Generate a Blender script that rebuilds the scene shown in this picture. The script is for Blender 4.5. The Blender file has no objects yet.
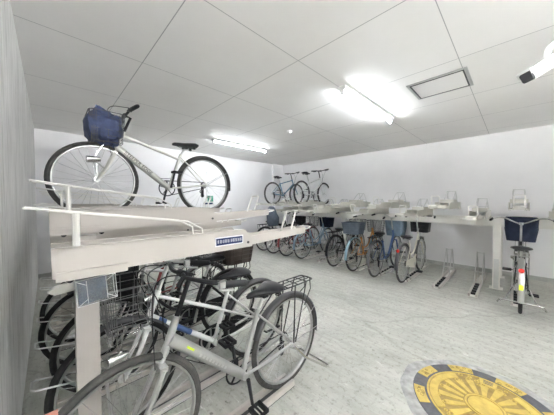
import bpy, math, random
from mathutils import Vector, Matrix, noise
PI = math.pi
sc = bpy.context.scene
COL = sc.collection
random.seed(7)

# ------------------------------------------------------------------ materials
def nodes_of(m):
    m.use_nodes = True
    nt = m.node_tree
    return nt, nt.nodes['Principled BSDF'], nt.nodes, nt.links

def mat(name, col, rough=0.5, metal=0.0, var=0.06, scale=14.0, bump=0.0, spec=0.5):
    """plain surface with a little procedural unevenness"""
    m = bpy.data.materials.new(name)
    nt, b, N, L = nodes_of(m)
    b.inputs['Roughness'].default_value = rough
    b.inputs['Metallic'].default_value = metal
    b.inputs['Specular IOR Level'].default_value = spec
    tc = N.new('ShaderNodeTexCoord')
    nz = N.new('ShaderNodeTexNoise'); nz.inputs['Scale'].default_value = scale; nz.inputs['Detail'].default_value = 3
    L.new(tc.outputs['Object'], nz.inputs['Vector'])
    rp = N.new('ShaderNodeValToRGB')
    e = rp.color_ramp.elements
    e[0].position = 0.3; e[1].position = 0.7
    e[0].color = (*[c*(1-var) for c in col], 1); e[1].color = (*[min(1, c*(1+var)) for c in col], 1)
    L.new(nz.outputs['Fac'], rp.inputs['Fac']); L.new(rp.outputs['Color'], b.inputs['Base Color'])
    if bump:
        bp = N.new('ShaderNodeBump'); bp.inputs['Strength'].default_value = bump; bp.inputs['Distance'].default_value = 0.004
        L.new(nz.outputs['Fac'], bp.inputs['Height']); L.new(bp.outputs['Normal'], b.inputs['Normal'])
    return m

def ramp(N, stops):
    r = N.new('ShaderNodeValToRGB')
    e = r.color_ramp.elements
    while len(e) < len(stops): e.new(0.5)
    for k, (p, c) in enumerate(stops):
        e[k].position = p; e[k].color = (*c, 1)
    return r

def noise_node(N, L, src, scale, detail=4, rough=0.55, mapping=None):
    if mapping:
        mp = N.new('ShaderNodeMapping')
        mp.inputs['Scale'].default_value = mapping[0]
        mp.inputs['Rotation'].default_value = mapping[1]
        L.new(src, mp.inputs['Vector']); src = mp.outputs['Vector']
    n = N.new('ShaderNodeTexNoise')
    n.inputs['Scale'].default_value = scale; n.inputs['Detail'].default_value = detail; n.inputs['Roughness'].default_value = rough
    L.new(src, n.inputs['Vector'])
    return n.outputs['Fac']

def mixc(N, L, fac, a, b, mode='MIX'):
    m = N.new('ShaderNodeMix'); m.data_type = 'RGBA'; m.blend_type = mode
    if isinstance(fac, float): m.inputs['Factor'].default_value = fac
    else: L.new(fac, m.inputs['Factor'])
    for s, v in ((6, a), (7, b)):
        if isinstance(v, tuple): m.inputs[s].default_value = (*v, 1)
        else: L.new(v, m.inputs[s])
    return m.outputs[2]

def mat_concrete_floor():
    m = bpy.data.materials.new('worn_concrete_floor')
    nt, b, N, L = nodes_of(m)
    tc = N.new('ShaderNodeTexCoord'); o = tc.outputs['Object']
    big = noise_node(N, L, o, 0.9, 5, 0.6)
    r1 = ramp(N, [(0.3, (0.375, 0.375, 0.338)), (0.5, (0.46, 0.46, 0.42)), (0.72, (0.525, 0.522, 0.48))])
    L.new(big, r1.inputs['Fac'])
    st = noise_node(N, L, o, 3.0, 6, 0.7, ((5.0, 0.8, 1.0), (0, 0, math.radians(8))))
    r2 = ramp(N, [(0.40, (0.72, 0.71, 0.69)), (0.56, (1, 1, 1))])
    L.new(st, r2.inputs['Fac'])
    c = mixc(N, L, 0.55, r1.outputs['Color'], r2.outputs['Color'], 'MULTIPLY')
    sp = noise_node(N, L, o, 26, 4, 0.75)
    r3 = ramp(N, [(0.33, (0.55, 0.54, 0.52)), (0.47, (1, 1, 1))])
    L.new(sp, r3.inputs['Fac'])
    c = mixc(N, L, 0.75, c, r3.outputs['Color'], 'MULTIPLY')
    sc2 = noise_node(N, L, o, 5.0, 6, 0.7, ((3.6, 1.0, 1.0), (0, 0, math.radians(-12))))
    r4 = ramp(N, [(0.62, (0, 0, 0)), (0.70, (1, 1, 1))])
    L.new(sc2, r4.inputs['Fac'])
    c = mixc(N, L, r4.outputs['Color'], c, (0.66, 0.656, 0.635))
    vo = N.new('ShaderNodeTexVoronoi'); vo.feature = 'DISTANCE_TO_EDGE'; vo.inputs['Scale'].default_value = 0.38
    wn = N.new('ShaderNodeTexNoise'); wn.inputs['Scale'].default_value = 3.0; wn.inputs['Detail'].default_value = 5
    L.new(o, wn.inputs['Vector'])
    ad = N.new('ShaderNodeMix'); ad.data_type = 'VECTOR'; ad.inputs['Factor'].default_value = 0.12
    L.new(o, ad.inputs[4]); L.new(wn.outputs['Color'], ad.inputs[5]); L.new(ad.outputs[1], vo.inputs['Vector'])
    rc = ramp(N, [(0.0, (0.45, 0.44, 0.42)), (0.0022, (1, 1, 1))]); L.new(vo.outputs['Distance'], rc.inputs['Fac'])
    c = mixc(N, L, 0.35, c, rc.outputs['Color'], 'MULTIPLY')
    ch = noise_node(N, L, o, 17, 2, 0.5)
    r5 = ramp(N, [(0.245, (0.35, 0.34, 0.33)), (0.27, (1, 1, 1))]); L.new(ch, r5.inputs['Fac'])
    c = mixc(N, L, 0.8, c, r5.outputs['Color'], 'MULTIPLY')
    L.new(c, b.inputs['Base Color'])
    b.inputs['Roughness'].default_value = 0.62
    bp = N.new('ShaderNodeBump'); bp.inputs['Strength'].default_value = 0.25; bp.inputs['Distance'].default_value = 0.004
    L.new(sp, bp.inputs['Height']); L.new(bp.outputs['Normal'], b.inputs['Normal'])
    return m

def mat_concrete_wall():
    m = bpy.data.materials.new('rough_concrete_wall')
    nt, b, N, L = nodes_of(m)
    tc = N.new('ShaderNodeTexCoord'); o = tc.outputs['Object']
    n1 = noise_node(N, L, o, 2.6, 7, 0.7, ((1.0, 1.6, 0.8), (0, 0, 0)))
    r1 = ramp(N, [(0.3, (0.58, 0.575, 0.56)), (0.5, (0.68, 0.675, 0.66)), (0.7, (0.76, 0.755, 0.74))])
    L.new(n1, r1.inputs['Fac'])
    n2 = noise_node(N, L, o, 9.0, 6, 0.75, ((1.0, 3.0, 0.22), (0, 0, 0)))
    r2 = ramp(N, [(0.36, (0.55, 0.54, 0.52)), (0.50, (1, 1, 1))])
    L.new(n2, r2.inputs['Fac'])
    c = mixc(N, L, 0.7, r1.outputs['Color'], r2.outputs['Color'], 'MULTIPLY')
    L.new(c, b.inputs['Base Color'])
    b.inputs['Roughness'].default_value = 0.85
    n3 = noise_node(N, L, o, 30, 5, 0.7)
    bp = N.new('ShaderNodeBump'); bp.inputs['Strength'].default_value = 0.5; bp.inputs['Distance'].default_value = 0.006
    L.new(n3, bp.inputs['Height']); L.new(bp.outputs['Normal'], b.inputs['Normal'])
    return m

def mat_painted_wall(name, col):
    m = bpy.data.materials.new(name)
    nt, b, N, L = nodes_of(m)
    tc = N.new('ShaderNodeTexCoord'); o = tc.outputs['Object']
    n1 = noise_node(N, L, o, 1.3, 5, 0.6)
    r1 = ramp(N, [(0.3, tuple(c*0.93 for c in col)), (0.7, col)])
    L.new(n1, r1.inputs['Fac'])
    L.new(r1.outputs['Color'], b.inputs['Base Color'])
    b.inputs['Roughness'].default_value = 0.8
    n3 = noise_node(N, L, o, 60, 3, 0.6)
    bp = N.new('ShaderNodeBump'); bp.inputs['Strength'].default_value = 0.25; bp.inputs['Distance'].default_value = 0.002
    L.new(n3, bp.inputs['Height']); L.new(bp.outputs['Normal'], b.inputs['Normal'])
    return m

def mat_ceiling():
    """painted ceiling boards with thin open joints every 1.02 x 1.04 m"""
    m = bpy.data.materials.new('ceiling_boards')
    nt, b, N, L = nodes_of(m)
    tc = N.new('ShaderNodeTexCoord'); o = tc.outputs['Object']
    sx = N.new('ShaderNodeSeparateXYZ'); L.new(o, sx.inputs[0])
    def seam(out, off, pitch, wid):
        a = N.new('ShaderNodeMath'); a.operation = 'SUBTRACT'; L.new(out, a.inputs[0]); a.inputs[1].default_value = off - wid/2
        d = N.new('ShaderNodeMath'); d.operation = 'FLOORED_MODULO'; L.new(a.outputs[0], d.inputs[0]); d.inputs[1].default_value = pitch
        c = N.new('ShaderNodeMath'); c.operation = 'LESS_THAN'; L.new(d.outputs[0], c.inputs[0]); c.inputs[1].default_value = wid
        return c.outputs[0]
    s1 = seam(sx.outputs[0], 0.66, 1.02, 0.007)
    s2 = seam(sx.outputs[1], 0.39, 1.045, 0.006)
    mx = N.new('ShaderNodeMath'); mx.operation = 'MAXIMUM'; L.new(s1, mx.inputs[0]); L.new(s2, mx.inputs[1])
    n1 = noise_node(N, L, o, 1.2, 4, 0.6)
    r1 = ramp(N, [(0.3, (0.83, 0.815, 0.80)), (0.7, (0.87, 0.86, 0.845))])
    L.new(n1, r1.inputs['Fac'])
    c = mixc(N, L, mx.outputs[0], r1.outputs['Color'], (0.42, 0.42, 0.42))
    L.new(c, b.inputs['Base Color'])
    b.inputs['Roughness'].default_value = 0.7
    return m

def mat_emit(name, col, s):
    m = bpy.data.materials.new(name)
    nt, b, N, L = nodes_of(m)
    b.inputs['Base Color'].default_value = (0.9, 0.9, 0.9, 1)
    b.inputs['Emission Color'].default_value = (*col, 1)
    b.inputs['Emission Strength'].default_value = s
    return m

def mat_clear(name):
    m = bpy.data.materials.new(name)
    nt, b, N, L = nodes_of(m)
    nt.nodes.remove(b)
    out = N['Material Output']
    t = N.new('ShaderNodeBsdfTransparent'); t.inputs[0].default_value = (0.9, 0.93, 0.95, 1)
    g = N.new('ShaderNodeBsdfGlossy'); g.inputs['Roughness'].default_value = 0.12
    nz = N.new('ShaderNodeTexNoise'); nz.inputs['Scale'].default_value = 20
    rr = ramp(N, [(0.35, (0.10, 0.10, 0.10)), (0.7, (0.32, 0.32, 0.32))]); L.new(nz.outputs['Fac'], rr.inputs['Fac'])
    mx = N.new('ShaderNodeMixShader'); L.new(rr.outputs['Color'], mx.inputs[0])
    L.new(t.outputs[0], mx.inputs[1]); L.new(g.outputs[0], mx.inputs[2]); L.new(mx.outputs[0], out.inputs[0])
    return m

M = dict(
    floor=mat_concrete_floor(), cwall=mat_concrete_wall(),
    wall=mat_painted_wall('white_painted_wall', (0.85, 0.84, 0.845)),
    ceil=mat_ceiling(),
    base=mat('grey_skirting', (0.42, 0.42, 0.40), 0.8, 0, 0.12, 8),
    cream=mat('cream_coated_steel', (0.50, 0.465, 0.43), 0.42, 0.0, 0.03, 5),
    beige=mat('beige_coated_steel', (0.60, 0.58, 0.52), 0.42, 0.0, 0.04, 6),
    white=mat('white_coated_steel', (0.76, 0.74, 0.70), 0.4, 0, 0.03, 6),
    wire=mat('white_coated_wire', (0.78, 0.76, 0.72), 0.4, 0, 0.03),
    chrome=mat('chrome', (0.72, 0.72, 0.71), 0.22, 1.0, 0.04),
    alu=mat('aluminium', (0.62, 0.62, 0.61), 0.34, 1.0, 0.05),
    rim=mat('wheel_rim_aluminium', (0.46, 0.46, 0.45), 0.4, 1.0, 0.05),
    silver=mat('silver_paint', (0.50, 0.50, 0.49), 0.3, 0.6, 0.04),
    champ=mat('pale_silver_paint', (0.66, 0.65, 0.60), 0.32, 0.4, 0.04),
    tyre=mat('tyre_rubber', (0.030, 0.029, 0.028), 0.75, 0, 0.2, 40, 0.3, spec=0.2),
    tyreg=mat('dusty_tyre_rubber', (0.075, 0.072, 0.068), 0.8, 0, 0.2, 40, 0.3, spec=0.2),
    black=mat('black_plastic', (0.022, 0.022, 0.024), 0.5, 0, 0.15, spec=0.2),
    blackm=mat('black_metal', (0.03, 0.03, 0.032), 0.35, 0.2, 0.1, spec=0.2),
    leather=mat('black_vinyl', (0.020, 0.020, 0.022), 0.38, 0, 0.2, 30, 0.15, spec=0.2),
    dgrey=mat('dark_grey_plastic', (0.09, 0.09, 0.095), 0.5, 0, 0.12, spec=0.2),
    brown=mat('dark_brown_plastic', (0.055, 0.043, 0.037), 0.5, 0, 0.15, spec=0.2),
    navy=mat('navy_cloth', (0.045, 0.06, 0.13), 0.85, 0, 0.3, 22, 0.4),
    dnavy=mat('dark_navy_cover', (0.016, 0.022, 0.045), 0.7, 0, 0.3, 20, 0.3, spec=0.2),
    slate=mat('slate_blue_cover', (0.15, 0.205, 0.27), 0.8, 0, 0.2, 16, 0.3),
    sblue=mat('grey_blue_basket', (0.075, 0.095, 0.125), 0.6, 0, 0.2, 16),
    pink=mat('pink_cloth', (0.75, 0.13, 0.20), 0.8, 0, 0.15),
    orange=mat('orange_paint', (0.62, 0.28, 0.08), 0.4, 0.1, 0.1),
    maroon=mat('maroon_paint', (0.24, 0.05, 0.05), 0.35, 0.1, 0.1),
    gblue=mat('grey_blue_paint', (0.22, 0.32, 0.41), 0.35, 0.15, 0.06),
    lblue=mat('light_blue_paint', (0.22, 0.34, 0.41), 0.35, 0.1, 0.06),
    blue=mat('blue_paint', (0.065, 0.125, 0.30), 0.35, 0.1, 0.08),
    sky=mat('steel_blue_paint', (0.13, 0.25, 0.34), 0.35, 0.1, 0.08),
    whitep=mat('white_paint', (0.78, 0.78, 0.77), 0.3, 0, 0.03),
    ivory=mat('ivory_paint', (0.74, 0.71, 0.62), 0.32, 0, 0.04),
    red=mat('red_reflector', (0.75, 0.04, 0.03), 0.25, 0, 0.05),
    lime=mat('lime_sticker', (0.75, 0.90, 0.05), 0.45, 0, 0.05),
    amber=mat('amber_reflector', (0.80, 0.36, 0.05), 0.3, 0, 0.05),
    salmon=mat('salmon_card', (0.62, 0.27, 0.20), 0.6, 0, 0.08),
    sign=mat('dark_blue_sign', (0.016, 0.03, 0.115), 0.4, 0, 0.05),
    signw=mat('white_print', (0.80, 0.81, 0.82), 0.5, 0, 0.02),
    green=mat('green_sign', (0.02, 0.30, 0.17), 0.4, 0, 0.06),
    mdark=mat('manhole_slate_paint', (0.075, 0.078, 0.095), 0.6, 0, 0.2, 30, 0.2),
    myel=mat('manhole_yellow_paint', (0.47, 0.345, 0.085), 0.55, 0, 0.16, 24, 0.3),
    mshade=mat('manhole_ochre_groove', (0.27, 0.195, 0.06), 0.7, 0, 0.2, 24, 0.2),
    bounce=mat('bounce_concrete', (0.49, 0.49, 0.48), 0.8, 0, 0.22, 18, 0.5),  # pale surface of the added slab that bounces light indoors
    mortar=mat('manhole_mortar', (0.33, 0.33, 0.325), 0.85, 0, 0.28, 16, 0.6),
    gwire=mat('grey_wire', (0.22, 0.22, 0.22), 0.4, 0.3, 0.05),
    lens=mat_emit('lamp_tube', (0.90, 0.95, 1.0), 40.0),
    clear=mat_clear('clear_plastic'),
    sheet=mat('blue_plastic_sheet', (0.05, 0.078, 0.14), 0.35, 0, 0.35, 18, 0.5),
)

# ------------------------------------------------------------------ mesh builder
class MB:
    def __init__(s): s.v = []; s.f = []
    def add(s, vs, fs):
        k = len(s.v); s.v += [tuple(v) for v in vs]; s.f += [tuple(i+k for i in f) for f in fs]; return s
    def box(s, lo, hi, mx=None):
        (a, b, c), (d, e, f) = lo, hi
        vs = [Vector(p) for p in ((a,b,c),(d,b,c),(d,e,c),(a,e,c),(a,b,f),(d,b,f),(d,e,f),(a,e,f))]
        if mx: vs = [mx @ v for v in vs]
        return s.add(vs, [(0,3,2,1),(4,5,6,7),(0,1,5,4),(1,2,6,5),(2,3,7,6),(3,0,4,7)])
    def tube(s, pts, r, n=8, closed=False, flat=1.0, cap=True):
        """swept tube; r a number or list"""
        P = [Vector(p) for p in pts]; m = len(P)
        rr = r if isinstance(r, (list, tuple)) else [r]*m
        T = []
        for i in range(m):
            a = P[i-1] if (i > 0 or closed) else P[i]
            b = P[(i+1) % m] if (i < m-1 or closed) else P[i]
            T.append((b-a).normalized())
        up = Vector((0,0,1)) if abs(T[0].z) < 0.9 else Vector((0,1,0))
        nrm = (up - T[0]*up.dot(T[0])).normalized()
        vs = []
        for i in range(m):
            nrm = nrm - T[i]*nrm.dot(T[i])
            if nrm.length < 1e-6: nrm = T[i].orthogonal()
            nrm.normalize(); bn = T[i].cross(nrm)
            for k in range(n):
                a = 2*PI*k/n
                vs.append(P[i] + (nrm*math.cos(a)*flat + bn*math.sin(a))*rr[i])
        fs = []
        for i in range(m if closed else m-1):
            j = (i+1) % m
            for k in range(n):
                l = (k+1) % n
                fs.append((i*n+k, i*n+l, j*n+l, j*n+k))
        if not closed and cap:
            fs.append(tuple(reversed(range(n)))); fs.append(tuple(range((m-1)*n, m*n)))
        return s.add(vs, fs)
    def cyl(s, p, q, r, n=12): return s.tube([p, q], r, n)
    def lathe(s, prof, c, axis='y', n=40, a0=0, a1=2*PI):
        """profile of (radius, offset along axis)"""
        full = abs(a1-a0-2*PI) < 1e-6
        m = n if full else n+1
        vs = []
        for i in range(m):
            a = a0 + (a1-a0)*i/n; ca, sa = math.cos(a), math.sin(a)
            for (r, o) in prof:
                if axis == 'y': vs.append((c[0]+r*ca, c[1]+o, c[2]+r*sa))
                else: vs.append((c[0]+r*ca, c[1]+r*sa, c[2]+o))
        k = len(prof); fs = []
        for i in range(n):
            j = (i+1) % m
            for t in range(k-1):
                fs.append((i*k+t, j*k+t, j*k+t+1, i*k+t+1))
        return s.add(vs, fs)
    def ring(s, c, R, r, axis='y', n=44, k=8, sq=1.0):
        prof = [(R + r*math.cos(2*PI*t/k), sq*r*math.sin(2*PI*t/k)) for t in range(k)]
        prof.append(prof[0])
        return s.lathe(prof, c, axis, n)
    def prism(s, poly, axis, a, b):
        """polygon in the plane across axis, extruded from a to b"""
        def p3(u, w, t): return (t,u,w) if axis == 'x' else (u,t,w) if axis == 'y' else (u,w,t)
        n = len(poly)
        vs = [p3(u,w,a) for u,w in poly] + [p3(u,w,b) for u,w in poly]
        fs = [tuple(range(n)), tuple(range(2*n-1, n-1, -1))] + [(i, (i+1) % n, n+(i+1) % n, n+i) for i in range(n)]
        return s.add(vs, fs)
    def loft(s, secs, cap=True):
        n = len(secs[0]); vs = [p for q in secs for p in q]; fs = []
        for i in range(len(secs)-1):
            for k in range(n):
                l = (k+1) % n; fs.append((i*n+k, i*n+l, (i+1)*n+l, (i+1)*n+k))
        if cap:
            fs.append(tuple(reversed(range(n)))); fs.append(tuple(range((len(secs)-1)*n, len(secs)*n)))
        return s.add(vs, fs)
    def build(s, name, m, parent=None, smooth=True):
        me = bpy.data.meshes.new(name); me.from_pydata(s.v, [], s.f); me.validate(); me.update()
        o = bpy.data.objects.new(name, me); COL.objects.link(o)
        ms = m if isinstance(m, list) else [m]
        for x in ms: me.materials.append(x)
        import bmesh
        bm = bmesh.new(); bm.from_mesh(me); bmesh.ops.recalc_face_normals(bm, faces=bm.faces); bm.to_mesh(me); bm.free()
        if smooth:
            me.polygons.foreach_set('use_smooth', [True]*len(me.polygons))
            me.set_sharp_from_angle(angle=math.radians(38))
        if parent: o.parent = parent
        return o

def bez(p, n=10):
    """smooth curve through points (Catmull-Rom)"""
    P = [Vector(q) for q in p]; out = []
    for i in range(len(P)-1):
        a = P[i-1] if i else P[0]*2-P[1]; b = P[i]; c = P[i+1]; d = P[i+2] if i+2 < len(P) else P[-1]*2-P[-2]
        for t in range(n):
            u = t/n
            out.append(0.5*((2*b)+(c-a)*u+(2*a-5*b+4*c-d)*u*u+(3*b-a-3*c+d)*u**3))
    out.append(P[-1]); return out

def tag(o, label, cat, group=None):
    o['label'] = label; o['category'] = cat
    if group: o['group'] = group
    return o
def thing(name, label, cat, loc=(0,0,0), rz=0, group=None):
    o = bpy.data.objects.new(name, None); COL.objects.link(o)
    o.empty_display_size = 0.1
    o.location = loc; o.rotation_euler = (0,0,rz)
    return tag(o, label, cat, group)
def struct(o): o['kind'] = 'structure'; return o

# ------------------------------------------------------------------ room
XL, XR, YB, YF, ZC = -0.15, 6.15, 6.03, -3.2, 2.70
def setting(name, lo, hi, m): return struct(MB().box(lo, hi).build(name, m, None, False))
setting('floor', (XL-.2, YF-.2, -.15), (XR+.2, YB+.2, 0), M['floor'])
setting('ceiling', (XL-.2, YF-.2, ZC), (XR+.2, YB+.2, ZC+.15), M['ceil'])
setting('wall_left', (XL-.2, YF-.2, 0), (XL, YB+.2, ZC), M['cwall'])
setting('wall_right', (XR, YF-.2, 0), (XR+.2, YB+.2, ZC), M['wall'])
setting('wall_back', (XL, YB, 0), (XR, YB+.2, ZC), M['wall'])
o = MB()                                             # front wall behind the camera; long high opening added to brighten the ceiling
o.box((XL, YF-.1, 0), (XR, YF, 1.55)); o.box((XL, YF-.1, 2.5), (XR, YF, ZC)); o.box((XL, YF-.1, 1.55), (-.1, YF, 2.5)); o.box((2.1, YF-.1, 1.55), (XR, YF, 2.5))
struct(o.build('wall_front', M['wall'], None, False))
setting('bounce_ground', (-30, YF-60, -.15), (34, YF-.1, -.005), M['bounce'])  # unseen slab, added to throw light up through the opening onto the ceiling
setting('wall_column', (5.66, YB-.05, 0), (XR, YB, ZC), M['wall'])
setting('baseboard_right', (XR-.012, YF, 0), (XR, YB-.05, .075), M['base'])
setting('baseboard_back', (XL, YB-.012, 0), (5.66, YB, .075), M['base'])

# ------------------------------------------------------------------ ceiling things
def ceiling_light(x, y, label):
    t = thing('ceiling_light', label, 'ceiling light', (x, y, ZC), 0, 'tube lights on the ceiling')
    L = .74
    MB().prism([(-.044,0),(.044,0),(.044,-.026),(.034,-.042),(-.034,-.042),(-.044,-.026)], 'x', -L, L).build('housing', M['whitep'], t, False)
    MB().cyl((-L+.035,0,-.053), (L-.035,0,-.053), .0150, 16).build('tube', M['lens'], t)
    for s in (-1, 1):
        MB().prism([(-.020,-.03),(.020,-.03),(.022,-.06),(.014,-.092),(-.014,-.092),(-.022,-.06)], 'x', s*L, s*(L-.035)).build('socket', M['whitep'], t, False)
ceiling_light(3.13, 1.40, 'lit white tube light on the ceiling in front of the square access hatch')
ceiling_light(3.20, 4.42, 'lit white tube light on the ceiling above the silver bicycle near the back wall')
ceiling_light(.80, -1.05, 'added fill tube light on the ceiling behind the camera, out of view')  # unseen lamp added behind the camera as fill for the left side

t = thing('ceiling_hatch', 'white access hatch with aluminium frame set in the ceiling', 'hatch', (3.165, .625, ZC))
fr = MB()
for lo, hi in (((-.25,-.27,-.008),(-.222,.27,.0)), ((.222,-.27,-.008),(.25,.27,0)), ((-.222,-.27,-.008),(.222,-.242,0)), ((-.222,.242,-.008),(.222,.27,0))): fr.box(lo, hi)
fr.build('outer_frame', M['alu'], t, False)
f2 = MB()
for lo, hi in (((-.222,-.242,-.012),(-.210,.242,0)), ((.210,-.242,-.012),(.222,.242,0)), ((-.210,-.242,-.012),(.210,-.230,0)), ((-.210,.230,-.012),(.210,.242,0))): f2.box(lo, hi)
f2.build('inner_frame', M['dgrey'], t, False)
MB().box((-.209,-.229,-.009),(.209,.229,0)).build('panel', M['ceil'], t, False)

t = thing('smoke_detector', 'small round white smoke detector on the ceiling', 'smoke detector', (3.23, 2.96, ZC))
MB().lathe([(0,-.04),(.025,-.04),(.035,-.034),(.045,-.02),(.05,-.012),(.052,0)], (0,0,0), 'z', 28).build('housing', M['whitep'], t)
MB().lathe([(0,-.048),(.012,-.046),(.016,-.04)], (0,0,0), 'z', 20).build('sensor', M['white'], t)

def frame_mx(p, q, up=Vector((0,0,1))):
    x = (Vector(q)-Vector(p)).normalized(); y = up.cross(x).normalized(); z = x.cross(y)
    m = Matrix((x, y, z)).transposed().to_4x4(); m.translation = Vector(p); return m
t = thing('security_camera', 'white bullet security camera hanging from the ceiling at upper right', 'security camera', (2.70, -.28, ZC))
mx = Matrix.Translation(Vector((-2.70,.28,-ZC))) @ frame_mx((2.668,-.205,2.447), (2.505,-.038,2.300))
bd = MB()
def rrect(x, w, h, r, zc=0, n=5):
    out = []
    for cx, cz, a0 in ((w-r,h-r,0),(-w+r,h-r,PI/2),(-w+r,-h+r,PI),(w-r,-h+r,1.5*PI)):
        for k in range(n): a = a0+PI/2*k/(n-1); out.append(mx @ Vector((x, cx+r*math.cos(a), zc+cz+r*math.sin(a))))
    return out
bd.loft([rrect(0,.036,.034,.014), rrect(.02,.044,.04,.016), rrect(.27,.044,.04,.016)])
bd.build('body', M['whitep'], t)
MB().loft([rrect(.27,.040,.036,.014), rrect(.282,.038,.034,.014)]).build('lens_face', M['dgrey'], t)
sh = MB(); sh.loft([rrect(-.01,.050,.006,.005,.042), rrect(.285,.050,.006,.005,.042)])
for s in (-1,1): sh.box((-.01, s*.047-.003, .01), (.285, s*.047+.003, .044), mx)
sh.build('sun_shield', M['whitep'], t)
q = mx @ Vector((.08,0,.05))
ar = MB(); ar.tube(bez([q, q+Vector((-.02,-.015,.06)), Vector((0,0,-.05)), Vector((0,0,0))], 8), .016, 10)
ar.lathe([(0,-.014),(.045,-.014),(.05,0)], (0,0,0), 'z', 24)
ar.build('mounting_arm', M['whitep'], t)
MB().box((.10,-.047,-.035),(.125,-.043,-.015), mx).build('port_cap', M['black'], t)

# ------------------------------------------------------------------ bicycle
def bicycle(label, loc, rz, P, group=None, lean=0.0):
    g = dict(r=.335, wb=1.04, frame='diamond', fm='silver', bar='swept', bm='alu', basket=None, bkm='wire', rear=None, rearm='black',
             rack=False, rackm='blackm', fender='dgrey', ffender=True, saddle=.80, barz=1.0, grip='black', stand=None, tyre='tyre',
             guard=None, fork=None, light=True, refl=True, spokes=24, lev=True, tag_=False, crank=-1.35, tr=.0185, bz=.70, bx=-.05, dress=None, lock=False)
    g.update(P)
    r, wb = g['r'], g['wb']
    root = thing('bicycle', label, 'bicycle', loc, rz, group)
    root.rotation_euler = (lean, 0, rz)
    dz = r-.335
    RA = Vector((0,0,r)); FA = Vector((wb,0,r)); BB = Vector((.42,0,.285+dz*.5))
    ST = Vector((.29,0,.655+dz)); HB = Vector((wb-.145,0,.615+dz)); HT = Vector((wb-.215,0,.80+dz))
    FM = M[g['fm']]
    def Y(v, y): return Vector((v.x, y, v.z))
    # wheels
    def wheel(nm, c, cassette):
        w = MB().ring(c, r-g['tr'], g['tr'], 'y', 44, 8, .95).build(nm, M[g['tyre']], root)
        MB().lathe([(r-.036,-.013),(r-.044,-.012),(r-.049,-.006),(r-.049,.006),(r-.044,.012),(r-.036,.013)], c, 'y', 44).build('rim', M['rim'], w)
        sp = MB(); n = g['spokes']
        for k in range(n):
            a = 2*PI*k/n; s = 1 if k % 2 else -1
            b = a + (.85 if (k//2) % 2 else -.85)
            sp.tube([c+Vector((.022*math.cos(b), s*.028, .022*math.sin(b))), c+Vector(((r-.053)*math.cos(a), 0, (r-.053)*math.sin(a)))], .0013, 3, cap=False)
        sp.build('spokes', M['chrome'], w)
        h = MB().lathe([(0,-.055),(.007,-.055),(.008,-.032),(.026,-.031),(.026,-.026),(.015,-.022),(.015,.022),(.026,.026),(.026,.031),(.008,.032),(.007,.055),(0,.055)], c, 'y', 16)
        h.build('hub', M['alu'], w)
        if cassette:
            MB().lathe([(.012,-.046),(.038,-.044),(.038,-.034),(.012,-.032)], c, 'y', 20).build('sprocket', M['blackm'], w)
    wheel('rear_wheel', RA, True); wheel('front_wheel', FA, False)
    # frame
    fb = MB(); ft = g['frame']
    fb.cyl(HB, HT, .019, 12)
    fb.cyl(Y(BB,-.036), Y(BB,.036), .022, 12)
    fb.tube([BB, ST+(ST-BB)*.02], .0165, 10)
    STL = BB.lerp(ST, .93)
    for s in (-1, 1):
        fb.tube([Y(BB,s*.02)+Vector((-.02,0,0)), Vector((.26,s*.045,.30+dz)), Y(RA,s*.058)+Vector((.02,0,-.004)), Y(RA,s*.058)], .0095, 8)
        fb.tube([Y(STL,s*.018), STL.lerp(RA,.35)+Vector((0,s*.045,0)), Y(RA,s*.058)], .0075, 8)
    lo = HB.lerp(HT, .18); hi = HB.lerp(HT, .82)
    if ft == 'single':
        fb.tube([HB.lerp(HT,.45), BB], [.032,.029], 12)
    elif ft == 'diamond':
        fb.tube([lo, BB], .019, 10); fb.tube([hi, STL], .0145, 10)
    elif ft == 'sport':
        fb.tube([lo, BB], [.032,.029], 12); fb.tube([hi, BB.lerp(ST,.86)], [.017,.013], 10)
    elif ft == 'mixte':
        fb.tube([lo, BB], .019, 10)
        for s in (-1, 1): fb.tube([Y(hi, s*.012), BB.lerp(ST,.62)+Vector((0,s*.024,0)), Y(RA, s*.058)], .009, 8)
    elif ft == 'loop':
        fb.tube(bez([lo, (wb-.25,0,.47+dz), (wb-.42,0,.31+dz), BB], 8), .019, 10)
        fb.tube(bez([hi, (wb-.30,0,.60+dz), (wb-.46,0,.44+dz), BB.lerp(ST,.35)], 8), .013, 10)
    elif ft == 'step':
        fb.tube([HB.lerp(HT,.4), Vector((wb-.36,0,.40+dz)), Vector((.56,0,.29)), BB], .024, 10)
    elif ft == 'stagger':
        fb.tube([lo, BB], .019, 10); fb.tube([hi, BB.lerp(ST,.55)], .0145, 10)
    fo = fb.build('frame', FM, root)
    if g['dress']: g['dress'](fo, HB, HT, BB)
    # fork
    k = MB(); cr = HB+Vector((.012,0,-.03))
    k.cyl(HB, cr, .017, 10); k.box(cr-Vector((.018,.055,.012)), cr+Vector((.018,.055,.012)))
    for s in (-1, 1):
        k.tube(bez([Y(cr,s*.048), (wb-.085,s*.05,.47+dz), (wb-.035,s*.052,.385+dz), Y(FA,s*.054)], 5), [.0145]*6+[.013]*5+[.010]*5, 8)
    k.build('fork', M[g['fork']] if g['fork'] else FM, root)
    # steering
    zs = g['barz']
    SX = HT.x - (zs-HT.z)*.36
    top = Vector((SX, 0, zs))
    clamp = top + Vector((.10 if g['fender'] is None else .05, 0, .0))
    st = MB(); st.tube([HT, top+Vector((0,0,-.01)), clamp], .0125, 10); st.cyl(Y(clamp,-.024), Y(clamp,.024), .019, 12)
    st.build('stem', M['black'] if g['bm'] in ('black','blackm') else M['alu'], root)
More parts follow.
